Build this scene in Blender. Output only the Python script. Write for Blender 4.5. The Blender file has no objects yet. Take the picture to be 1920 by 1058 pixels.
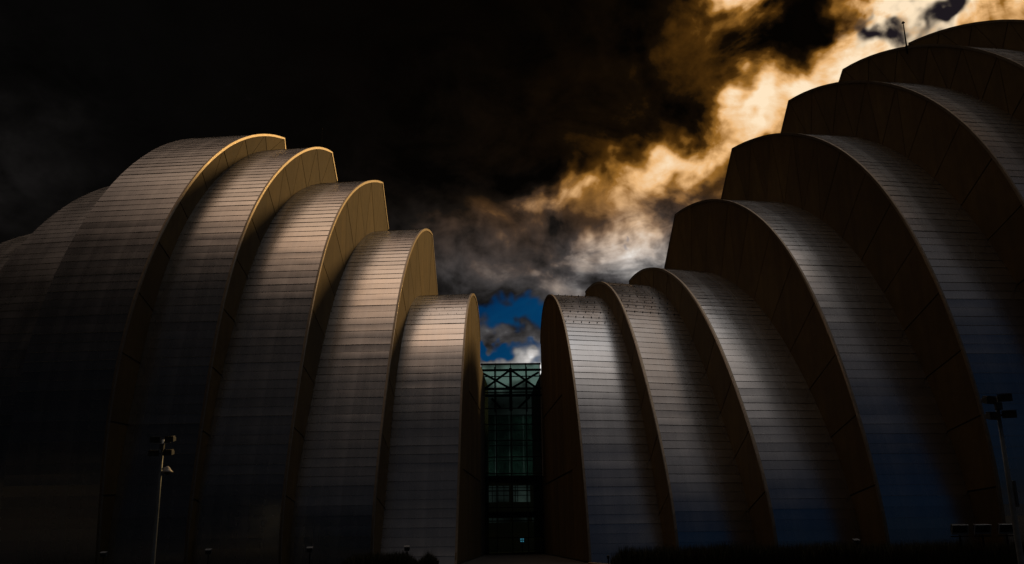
import bpy, bmesh, math, random
from mathutils import Vector, Matrix, noise as mnoise
R = math.radians
sc = bpy.context.scene
COL = sc.collection

# ------------------------------------------------------------------ camera
cd = bpy.data.cameras.new('camera'); cam = bpy.data.objects.new('camera', cd); COL.objects.link(cam)
fw = Vector((0.01598457, 0.96396288, 0.26555612)); rt = Vector((0.99982656, -0.01287102, -0.01346087)); up = Vector((0.0095578, -0.26572522, 0.96400143))
cam.matrix_world = Matrix(((rt.x, up.x, -fw.x, 0), (rt.y, up.y, -fw.y, 0), (rt.z, up.z, -fw.z, 1.7), (0, 0, 0, 1)))
cd.sensor_width = 36; cd.lens = 32.08; cd.clip_start = 0.1; cd.clip_end = 6000
sc.camera = cam
sc.render.resolution_x = 1024; sc.render.resolution_y = 564
sc.view_settings.view_transform = 'Standard'; sc.view_settings.look = 'None'
sc.view_settings.exposure = 0; sc.view_settings.gamma = 1; sc.view_settings.use_curve_mapping = False
sc.render.engine = 'CYCLES'
sc.cycles.max_bounces = 5; sc.cycles.diffuse_bounces = 2; sc.cycles.glossy_bounces = 3; sc.cycles.transparent_max_bounces = 12

# ------------------------------------------------------------------ sun (low behind the clouds, up right, behind the building)
SUN_AZ, SUN_EL = 36.0, 30.0
sd = bpy.data.lights.new('sun', 'SUN'); sun = bpy.data.objects.new('sun', sd); COL.objects.link(sun)
sd.energy = 1.2; sd.angle = R(10); sd.color = (1.0, 0.60, 0.22)
svec = Vector((math.sin(R(SUN_AZ)) * math.cos(R(SUN_EL)), math.cos(R(SUN_AZ)) * math.cos(R(SUN_EL)), math.sin(R(SUN_EL))))
sun.rotation_euler = svec.to_track_quat('Z', 'Y').to_euler(); sun.location = svec * 300

# ------------------------------------------------------------------ world: storm clouds over a clear sky
world = bpy.data.worlds.new('World'); sc.world = world; world.use_nodes = True
NT = world.node_tree; NT.nodes.clear()
class S:
    """a socket or number with arithmetic that builds Math nodes"""
    def __init__(s, v): s.v = v
    def _m(s, op, *o):
        n = NT.nodes.new('ShaderNodeMath'); n.operation = op
        for i, a in enumerate((s,) + o):
            a = a.v if isinstance(a, S) else a
            if isinstance(a, (int, float)): n.inputs[i].default_value = a
            else: NT.links.new(a, n.inputs[i])
        return S(n.outputs[0])
    def __add__(s, o): return s._m('ADD', o)
    def __sub__(s, o): return s._m('SUBTRACT', o)
    def __mul__(s, o): return s._m('MULTIPLY', o)
    def __rmul__(s, o): return s._m('MULTIPLY', o)
    def __truediv__(s, o): return s._m('DIVIDE', o)
    __radd__ = __add__
    def clamp(s): return s._m('MAXIMUM', 0.0)._m('MINIMUM', 1.0)
def smooth(x, a, b):
    n = NT.nodes.new('ShaderNodeMapRange'); n.interpolation_type = 'SMOOTHSTEP'
    NT.links.new(x.v, n.inputs[0]); n.inputs[1].default_value = a; n.inputs[2].default_value = b
    return S(n.outputs[0])
tc = NT.nodes.new('ShaderNodeTexCoord')
DIR = tc.outputs['Generated']
sep = NT.nodes.new('ShaderNodeSeparateXYZ'); NT.links.new(DIR, sep.inputs[0])
dx, dy, dz = S(sep.outputs[0]), S(sep.outputs[1]), S(sep.outputs[2])
def fbm(scale, detail=8, rough=0.55, dist=0.0, squash=1.0, off=0.0):
    mp = NT.nodes.new('ShaderNodeMapping'); NT.links.new(DIR, mp.inputs[0])
    mp.inputs['Scale'].default_value = (1, 1, squash); mp.inputs['Location'].default_value = (off, off * .7, off * 1.3)
    n = NT.nodes.new('ShaderNodeTexNoise'); n.inputs['Scale'].default_value = scale; n.inputs['Detail'].default_value = detail
    n.inputs['Roughness'].default_value = rough; n.inputs['Distortion'].default_value = dist
    NT.links.new(mp.outputs[0], n.inputs[0])
    return S(n.outputs[0])
RAD = 180 / math.pi
az0 = dx._m('ARCTAN2', dy) * RAD
el0 = dz._m('ARCSINE') * RAD
w1 = fbm(11.0, 3, .6, 0, 1.0, 3.1) - .5
w2 = fbm(11.0, 3, .6, 0, 1.0, 7.7) - .5
w3 = fbm(36.0, 2, .6, 0, 1.0, 5.0) - .5
w4 = fbm(36.0, 2, .6, 0, 1.0, 9.0) - .5
az = az0 + w1 * 9.0 + w3 * 3.5; el = el0 + w2 * 6.5 + w4 * 3.0
azh = az0 + w1 * 5.0 + w3 * 4.5; elh = el0 + w2 * 3.5 + w4 * 3.5
def combine(x, y):
    n = NT.nodes.new('ShaderNodeCombineXYZ'); NT.links.new(x.v, n.inputs[0]); NT.links.new(y.v, n.inputs[1]); return n.outputs[0]
AE = combine(az, el); AEH = combine(azh, elh)
def blobs(items, vec):
    """sum of soft elliptical patches of the sky, each (azimuth, elevation, radius along, radius across, tilt[, amount])"""
    acc = None
    for it in items:
        a, e, ra, re, rot = it[:5]; amp = it[5] if len(it) > 5 else 1.0
        mp = NT.nodes.new('ShaderNodeMapping'); mp.vector_type = 'TEXTURE'; NT.links.new(vec, mp.inputs[0])
        mp.inputs['Location'].default_value = (a, e, 0); mp.inputs['Rotation'].default_value = (0, 0, R(rot)); mp.inputs['Scale'].default_value = (ra, re, 1)
        d = NT.nodes.new('ShaderNodeVectorMath'); d.operation = 'DOT_PRODUCT'; NT.links.new(mp.outputs[0], d.inputs[0]); NT.links.new(mp.outputs[0], d.inputs[1])
        g = NT.nodes.new('ShaderNodeMath'); g.operation = 'POWER'; g.inputs[0].default_value = math.exp(-1); NT.links.new(d.outputs['Value'], g.inputs[1])
        acc = S(g.outputs[0])._m('MULTIPLY_ADD', amp, acc if acc is not None else 0.0)
    return acc
# cloud light: (azimuth, elevation, radius along, radius across, tilt, amount), degrees; azimuth 0 is straight ahead, + right
LIGHT = [(27.0, 30.6, 3.2, 4.8, 0, 0.80), (34.0, 29.0, 7, 3.6, 0, 0.72), (23.2, 26.6, 4.6, 1.8, 32, 0.78), (17.4, 31.2, 1.2, 1.8, 70, 0.55), (18.6, 29.2, 4.6, 3.4, 0, 0.23),
         (17.2, 26.0, 2.8, 1.5, 40, 0.56), (13.6, 22.6, 4.6, 1.4, 32, 0.30), (8.6, 19.6, 5.6, 1.8, 24, 0.29), (10.0, 16.8, 4.4, 1.7, 12, 0.76), (4.6, 20.5, 2.2, 0.8, 12, 0.36),
         (14, 25.5, 15, 7.0, 20, 0.095), (-1.0, 16.4, 9, 2.8, 0, 0.19), (2.0, 10.0, 7, 1.1, 0, 0.95), (2.6, 11.2, 2.0, .6, 0, 0.60), (0.2, 12.2, 6, .75, 0, 0.28), (-33, 20, 6, 4, 0, 0.03),
         (1.0, 4.0, 16, 4.0, 0, 0.36), (21.4, 29.4, 1.8, 1.9, 30, -0.46), (4.8, 17.6, 3.4, 1.1, 20, -0.20)]
DARK = [(25.0, 28.3, 2.3, 0.9, -16), (29.4, 29.0, 2.2, 0.7, 35), (26.4, 30.6, 1.4, .6, 0)]
HOLES = [(1.4, 13.6, 4.2, 0.85, 6), (-0.8, 11.5, 3.6, 0.42, 0), (8.8, 17.7, 0.6, .25, 0, .45)]
I = blobs(LIGHT, AE)
n1 = fbm(10.0, 5, .54, .6, 1.5, 1.0); n2 = fbm(30.0, 4, .58, .3, 1.3, 2.0)
nn = (n1 - .5) * 2.6 + (n2 - .5) * 1.05
Ip = I._m('MAXIMUM', 0.0)
I = (Ip + nn * (Ip._m('POWER', 0.75) * 1.2 + 0.004) + 0.006)._m('MAXIMUM', 0.0)
# the cloud deck away from the storm mass: thin pale cloud overhead, thick and dull towards the northern horizon
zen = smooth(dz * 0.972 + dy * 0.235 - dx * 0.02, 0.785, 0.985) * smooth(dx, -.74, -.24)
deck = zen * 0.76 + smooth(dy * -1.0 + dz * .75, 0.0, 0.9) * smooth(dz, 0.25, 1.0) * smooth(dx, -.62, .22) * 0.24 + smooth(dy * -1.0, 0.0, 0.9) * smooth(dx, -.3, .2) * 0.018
I = (I + deck * ((n1 - .5) * .35 + 1.0)).clamp()
def ramp(fac, stops):
    n = NT.nodes.new('ShaderNodeValToRGB'); NT.links.new(fac.v, n.inputs[0])
    el_ = n.color_ramp.elements
    while len(el_) < len(stops): el_.new(.5)
    for k, (p, c) in enumerate(stops): el_[k].position = p; el_[k].color = (*c, 1)
    return n.outputs[0]
def mix(fac, a, b, mode='MIX'):
    n = NT.nodes.new('ShaderNodeMix'); n.data_type = 'RGBA'; n.blend_type = mode
    for sock, v in ((n.inputs[0], fac), (n.inputs[6], a), (n.inputs[7], b)):
        v = v.v if isinstance(v, S) else v
        if isinstance(v, (int, float)): sock.default_value = v
        elif isinstance(v, tuple): sock.default_value = (*v, 1)
        else: NT.links.new(v, sock)
    return n.outputs[2]
warm = ramp(I, [(0, (.0012, .0008, .0005)), (.10, (.0065, .0034, .0012)), (.26, (.062, .025, .0035)), (.45, (.31, .135, .022)), (.68, (.84, .48, .20)), (1, (1.0, .79, .54))])
cool = ramp(I, [(0, (.0010, .0009, .0008)), (.12, (.015, .0135, .0130)), (.30, (.064, .060, .061)), (.55, (.25, .24, .235)), (.8, (.55, .52, .50)), (1, (.85, .84, .83))])
# warm near the sun and above; grey lower down; dull grey-blue far from the sun
sunward = smooth(dx * svec.x + dy * svec.y + dz * svec.z, 0.56, 0.90)
tw = smooth(el0 + (n1 - .5) * 9.0, 14.0, 23.0) * sunward * (zen * -1.0 + 1.0)
north = mix(smooth(dz, 0.25, .95), (.6, .85, 1.25), (1.08, 1.0, .93))
cloud = mix(tw, mix(smooth(dy * -1.0 + dz * .35, 0.1, 0.3), cool, mix(1.0, cool, north, 'MULTIPLY')), warm)
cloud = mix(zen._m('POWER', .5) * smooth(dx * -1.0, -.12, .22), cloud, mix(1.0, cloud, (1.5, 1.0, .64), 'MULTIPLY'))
sky = NT.nodes.new('ShaderNodeTexSky'); sky.sky_type = 'NISHITA'; sky.sun_disc = False
sky.sun_elevation = R(SUN_EL); sky.sun_rotation = R(SUN_AZ)
clear = mix(1.0, mix(1.0, sky.outputs[0], (.0003, .0070, .0165), 'MULTIPLY'), mix(smooth(n1, .3, .7), (.45, .55, .65), (1.2, 1.1, 1.0)), 'MULTIPLY')
H = blobs(HOLES, AEH)
H = smooth(H + (n2 - .5) * .5, .18, .85)
Dk = blobs(DARK, AEH)
cloud = mix(smooth(Dk + (n2 - .5) * .9 + (n1 - .5) * .6, .15, .95), cloud, (.012, .009, .012))
# a clear blue break low in the sky behind the viewer, mirrored in the right-hand shells
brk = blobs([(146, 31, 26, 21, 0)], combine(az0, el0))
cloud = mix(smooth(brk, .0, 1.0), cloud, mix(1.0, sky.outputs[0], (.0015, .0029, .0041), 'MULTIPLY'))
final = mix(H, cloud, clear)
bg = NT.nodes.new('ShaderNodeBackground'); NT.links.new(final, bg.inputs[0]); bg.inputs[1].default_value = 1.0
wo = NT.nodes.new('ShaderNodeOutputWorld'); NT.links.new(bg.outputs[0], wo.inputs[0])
world.cycles.sampling_method = 'MANUAL'; world.cycles.sample_map_resolution = 512


# ------------------------------------------------------------------ materials
def material(name):
    m = bpy.data.materials.new(name); m.use_nodes = True
    nt = m.node_tree; p = nt.nodes['Principled BSDF']
    return m, nt, p
def nnode(nt, kind, **kw):
    n = nt.nodes.new(kind)
    for k, v in kw.items(): n.inputs[k].default_value = v
    return n
def simple(name, col, rough=.6, metal=0.0, nscale=6.0, namt=.25, bump=0.0, stretch=(1, 1, 1)):
    m, nt, p = material(name)
    tcn = nt.nodes.new('ShaderNodeTexCoord'); mp = nnode(nt, 'ShaderNodeMapping', Scale=stretch); nt.links.new(tcn.outputs['Object'], mp.inputs[0])
    nz = nnode(nt, 'ShaderNodeTexNoise', Scale=nscale, Detail=7.0, Roughness=.6); nt.links.new(mp.outputs[0], nz.inputs[0])
    mr = nt.nodes.new('ShaderNodeMapRange'); mr.inputs[1].default_value = .25; mr.inputs[2].default_value = .75
    mr.inputs[3].default_value = 1 - namt; mr.inputs[4].default_value = 1 + namt; nt.links.new(nz.outputs[0], mr.inputs[0])
    vm = nt.nodes.new('ShaderNodeVectorMath'); vm.operation = 'SCALE'; vm.inputs[0].default_value = col; nt.links.new(mr.outputs[0], vm.inputs['Scale'])
    nt.links.new(vm.outputs[0], p.inputs['Base Color']); p.inputs['Roughness'].default_value = rough; p.inputs['Metallic'].default_value = metal
    if bump:
        b = nnode(nt, 'ShaderNodeBump', Strength=bump, Distance=.02); nt.links.new(nz.outputs[0], b.inputs['Height']); nt.links.new(b.outputs[0], p.inputs['Normal'])
    return m
def steel():
    m, nt, p = material('stainless_steel')
    at = nt.nodes.new('ShaderNodeAttribute'); at.attribute_name = 'tone'
    tcn = nt.nodes.new('ShaderNodeTexCoord'); mp = nnode(nt, 'ShaderNodeMapping', Scale=(.9, .25, .25)); nt.links.new(tcn.outputs['Object'], mp.inputs[0])
    nz = nnode(nt, 'ShaderNodeTexNoise', Scale=1.3, Detail=2.5, Roughness=.5); nt.links.new(mp.outputs[0], nz.inputs[0])
    # rain streaks running down the sheets
    mp2 = nnode(nt, 'ShaderNodeMapping', Scale=(7.0, .15, .15)); nt.links.new(tcn.outputs['Object'], mp2.inputs[0])
    nz2 = nnode(nt, 'ShaderNodeTexNoise', Scale=.7, Detail=3.0, Roughness=.5); nt.links.new(mp2.outputs[0], nz2.inputs[0])
    def math_(op, a, b):
        n = nt.nodes.new('ShaderNodeMath'); n.operation = op
        for i, v in enumerate((a, b)):
            if isinstance(v, (int, float)): n.inputs[i].default_value = v
            else: nt.links.new(v, n.inputs[i])
        return n.outputs[0]
    v = math_('ADD', math_('MULTIPLY', at.outputs['Fac'], .20), math_('ADD', math_('MULTIPLY', nz.outputs[0], .25), math_('MULTIPLY', nz2.outputs[0], .18)))
    v = math_('ADD', v, .68)
    vm = nt.nodes.new('ShaderNodeVectorMath'); vm.operation = 'SCALE'; vm.inputs[0].default_value = (.69, .715, .75); nt.links.new(v, vm.inputs['Scale'])
    nt.links.new(vm.outputs[0], p.inputs['Base Color']); p.inputs['Metallic'].default_value = 1.0
    nt.links.new(math_('ADD', math_('MULTIPLY', nz.outputs[0], .14), .20), p.inputs['Roughness'])
    p.inputs['Anisotropic'].default_value = .0; tg = nnode(nt, 'ShaderNodeCombineXYZ', X=1.0); nt.links.new(tg.outputs[0], p.inputs['Tangent'])   # brushed across
    b = nnode(nt, 'ShaderNodeBump', Strength=.05, Distance=.05); nt.links.new(nz.outputs[0], b.inputs['Height']); nt.links.new(b.outputs[0], p.inputs['Normal'])
    return m
def concrete():
    m, nt, p = material('precast_concrete')
    gm = nt.nodes.new('ShaderNodeNewGeometry')
    def nz(scale, stretch, det=6.0):
        mp = nnode(nt, 'ShaderNodeMapping', Scale=stretch); nt.links.new(gm.outputs['Position'], mp.inputs[0])
        n = nnode(nt, 'ShaderNodeTexNoise', Scale=scale, Detail=det, Roughness=.6); nt.links.new(mp.outputs[0], n.inputs[0]); return n.outputs[0]
    def rng_(sock, a, b, lo, hi):
        n = nt.nodes.new('ShaderNodeMapRange'); nt.links.new(sock, n.inputs[0])
        for i, v in enumerate((a, b, lo, hi)): n.inputs[i + 1].default_value = v
        return n.outputs[0]
    def mul(a, b):
        n = nt.nodes.new('ShaderNodeMath'); n.operation = 'MULTIPLY'; nt.links.new(a, n.inputs[0]); nt.links.new(b, n.inputs[1]); return n.outputs[0]
    grain = nz(1.6, (1, 1, 1)); run = nz(.8, (1, 1.7, .12), 4.0); big = nz(.22, (1, 1, 1), 3.0)
    at = nt.nodes.new('ShaderNodeAttribute'); at.attribute_name = 'tone'
    v = mul(mul(rng_(grain, .3, .7, .88, 1.1), rng_(run, .40, .72, 1.06, .76)), mul(rng_(big, .3, .7, .82, 1.16), rng_(at.outputs['Fac'], 0, 1, .80, 1.16)))
    vm = nt.nodes.new('ShaderNodeVectorMath'); vm.operation = 'SCALE'; vm.inputs[0].default_value = (.165, .112, .036); nt.links.new(v, vm.inputs['Scale'])
    nt.links.new(vm.outputs[0], p.inputs['Base Color']); p.inputs['Roughness'].default_value = .78
    b_ = nnode(nt, 'ShaderNodeBump', Strength=.25, Distance=.02); nt.links.new(grain, b_.inputs['Height']); nt.links.new(b_.outputs[0], p.inputs['Normal'])
    return m
M = dict(
    steel=steel(),
    core=simple('shell_underlay', (.10, .10, .105), .7),
    concrete=concrete(),
    trim=simple('trim_steel', (.38, .33, .26), .5, 1.0),
    dark=simple('dark_steel', (.035, .036, .038), .5, .6),
    pole=simple('galvanised_pole', (.30, .36, .41), .5, .2),
    housing=simple('lamp_housing', (.10, .125, .15), .6, .0),
    lens=simple('lamp_lens', (.07, .08, .09), .3, 0.0),
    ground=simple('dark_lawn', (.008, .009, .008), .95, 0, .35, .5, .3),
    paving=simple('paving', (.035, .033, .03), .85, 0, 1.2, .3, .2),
    kerb=simple('kerb_stone', (.26, .18, .10), .85, 0, 2.0, .3, .2),
    blade=simple('dry_grass', (.050, .050, .022), .9, 0, 3.0, .4),
    white=simple('white_paint', (.6, .6, .6), .5),
    inside=simple('lobby_plaster', (.42, .42, .40), .8),
    guard=simple('guard_metal', (.012, .012, .012), .9, 0),
)
def glass(name='green_glass', tint=(.30, .39, .36, 1)):
    m, nt, p = material(name); out = nt.nodes['Material Output']; nt.nodes.remove(p)
    tr = nt.nodes.new('ShaderNodeBsdfTransparent'); tr.inputs[0].default_value = tint
    gl = nt.nodes.new('ShaderNodeBsdfGlossy'); gl.inputs['Roughness'].default_value = .03; gl.inputs[0].default_value = (.75, .9, .85, 1)
    fr = nt.nodes.new('ShaderNodeFresnel'); fr.inputs[0].default_value = 1.5
    mx = nt.nodes.new('ShaderNodeMixShader'); nt.links.new(fr.outputs[0], mx.inputs[0]); nt.links.new(tr.outputs[0], mx.inputs[1]); nt.links.new(gl.outputs[0], mx.inputs[2])
    nt.links.new(mx.outputs[0], out.inputs[0]); return m
M['glass'] = glass()
M['rear_glass'] = glass('dark_glass', (.42, .55, .50, 1))
def glow(name, col, st):
    m, nt, p = material(name); p.inputs['Base Color'].default_value = (*col, 1)
    p.inputs['Emission Color'].default_value = (*col, 1); p.inputs['Emission Strength'].default_value = st; return m
M['cyan'] = glow('cyan_light', (.10, .50, .70), .45)

# ------------------------------------------------------------------ mesh helpers
class MB:
    def __init__(s): s.v = []; s.f = []
    def add(s, verts, faces):
        o = len(s.v); s.v += [tuple(p) for p in verts]; s.f += [tuple(i + o for i in f) for f in faces]
    def box(s, c, size, mat=None):
        x, y, z = (d / 2 for d in size)
        P = [Vector((a * x, b * y, d * z)) for d in (-1, 1) for b in (-1, 1) for a in (-1, 1)]
        P = [(mat @ p if mat else p) + Vector(c) for p in P]
        s.add(P, [(0, 2, 3, 1), (4, 5, 7, 6), (0, 1, 5, 4), (2, 6, 7, 3), (0, 4, 6, 2), (1, 3, 7, 5)])
    def bar(s, a, b, w, h=None):
        a, b = Vector(a), Vector(b); h = h or w; d = (b - a); L = d.length; q = d.to_track_quat('Z', 'Y').to_matrix()
        s.box((a + b) / 2, (w, h, L), q)
    def tube(s, pts, radii, n=10, cap=True):
        pts = [Vector(p) for p in pts]; base = len(s.v)
        for i, p in enumerate(pts):
            d = (pts[min(i + 1, len(pts) - 1)] - pts[max(i - 1, 0)]).normalized(); q = d.to_track_quat('Z', 'Y').to_matrix()
            for k in range(n):
                t = 2 * math.pi * k / n; s.v.append(tuple(p + q @ Vector((math.cos(t), math.sin(t), 0)) * radii[i]))
        for i in range(len(pts) - 1):
            for k in range(n):
                a = base + i * n + k; b = base + i * n + (k + 1) % n; s.f.append((a, b, b + n, a + n))
        if cap:
            s.f.append(tuple(base + k for k in reversed(range(n)))); s.f.append(tuple(base + (len(pts) - 1) * n + k for k in range(n)))
    def prism(s, poly, dvec):
        """poly: list of Vectors (any simple polygon), extruded by dvec"""
        n = len(poly); s.add(list(poly) + [p + dvec for p in poly],
            [tuple(reversed(range(n))), tuple(range(n, 2 * n))] + [(i, (i + 1) % n, n + (i + 1) % n, n + i) for i in range(n)])
    def build(s, name, m, parent=None, smooth_=False, origin=None, bevel=0.0, tone=None, fix=True):
        me = bpy.data.meshes.new(name); o_ = Vector(origin) if origin is not None else Vector((0, 0, 0))
        me.from_pydata([tuple(Vector(p) - o_) for p in s.v], [], s.f); me.update()
        if fix:
            bm = bmesh.new(); bm.from_mesh(me); bmesh.ops.recalc_face_normals(bm, faces=bm.faces); bm.to_mesh(me); bm.free()
        if smooth_: me.polygons.foreach_set('use_smooth', [True] * len(me.polygons))
        if tone is not None:
            at = me.attributes.new('tone', 'FLOAT', 'FACE'); at.data.foreach_set('value', tone if isinstance(tone, list) else [tone] * len(me.polygons))
        me.materials.append(m); o = bpy.data.objects.new(name, me); COL.objects.link(o)
        if parent is not None: o.parent = parent
        o.location = o_ - (Vector(parent.location) if parent is not None else Vector((0, 0, 0))) if (origin is not None or parent is not None) else o_
        if parent is not None and parent.parent is not None: o.location = o_ - parent.matrix_basis.translation - parent.parent.matrix_basis.translation
        if bevel: mo = o.modifiers.new('bevel', 'BEVEL'); mo.width = bevel; mo.segments = 2; mo.limit_method = 'ANGLE'
        return o
def tag(o, label=None, cat=None, group=None, kind=None):
    for k, v in (('label', label), ('category', cat), ('group', group), ('kind', kind)):
        if v: o[k] = v
    return o
def thing(name, loc, label, cat, group=None):
    o = bpy.data.objects.new(name, None); COL.objects.link(o); o.location = loc; o.empty_display_size = .3
    return tag(o, label, cat, group)
rng = random.Random(7)

# ------------------------------------------------------------------ ground
g = MB(); g.add([(-2500, -2500, 0), (2500, -2500, 0), (2500, 2500, 0), (-2500, 2500, 0)], [(0, 1, 2, 3)])
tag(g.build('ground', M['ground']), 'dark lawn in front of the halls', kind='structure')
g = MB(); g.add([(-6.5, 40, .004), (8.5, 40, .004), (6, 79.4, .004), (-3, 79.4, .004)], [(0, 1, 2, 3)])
tag(g.build('path', M['paving']), 'dark paved path leading to the glass lobby', kind='structure')

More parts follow.
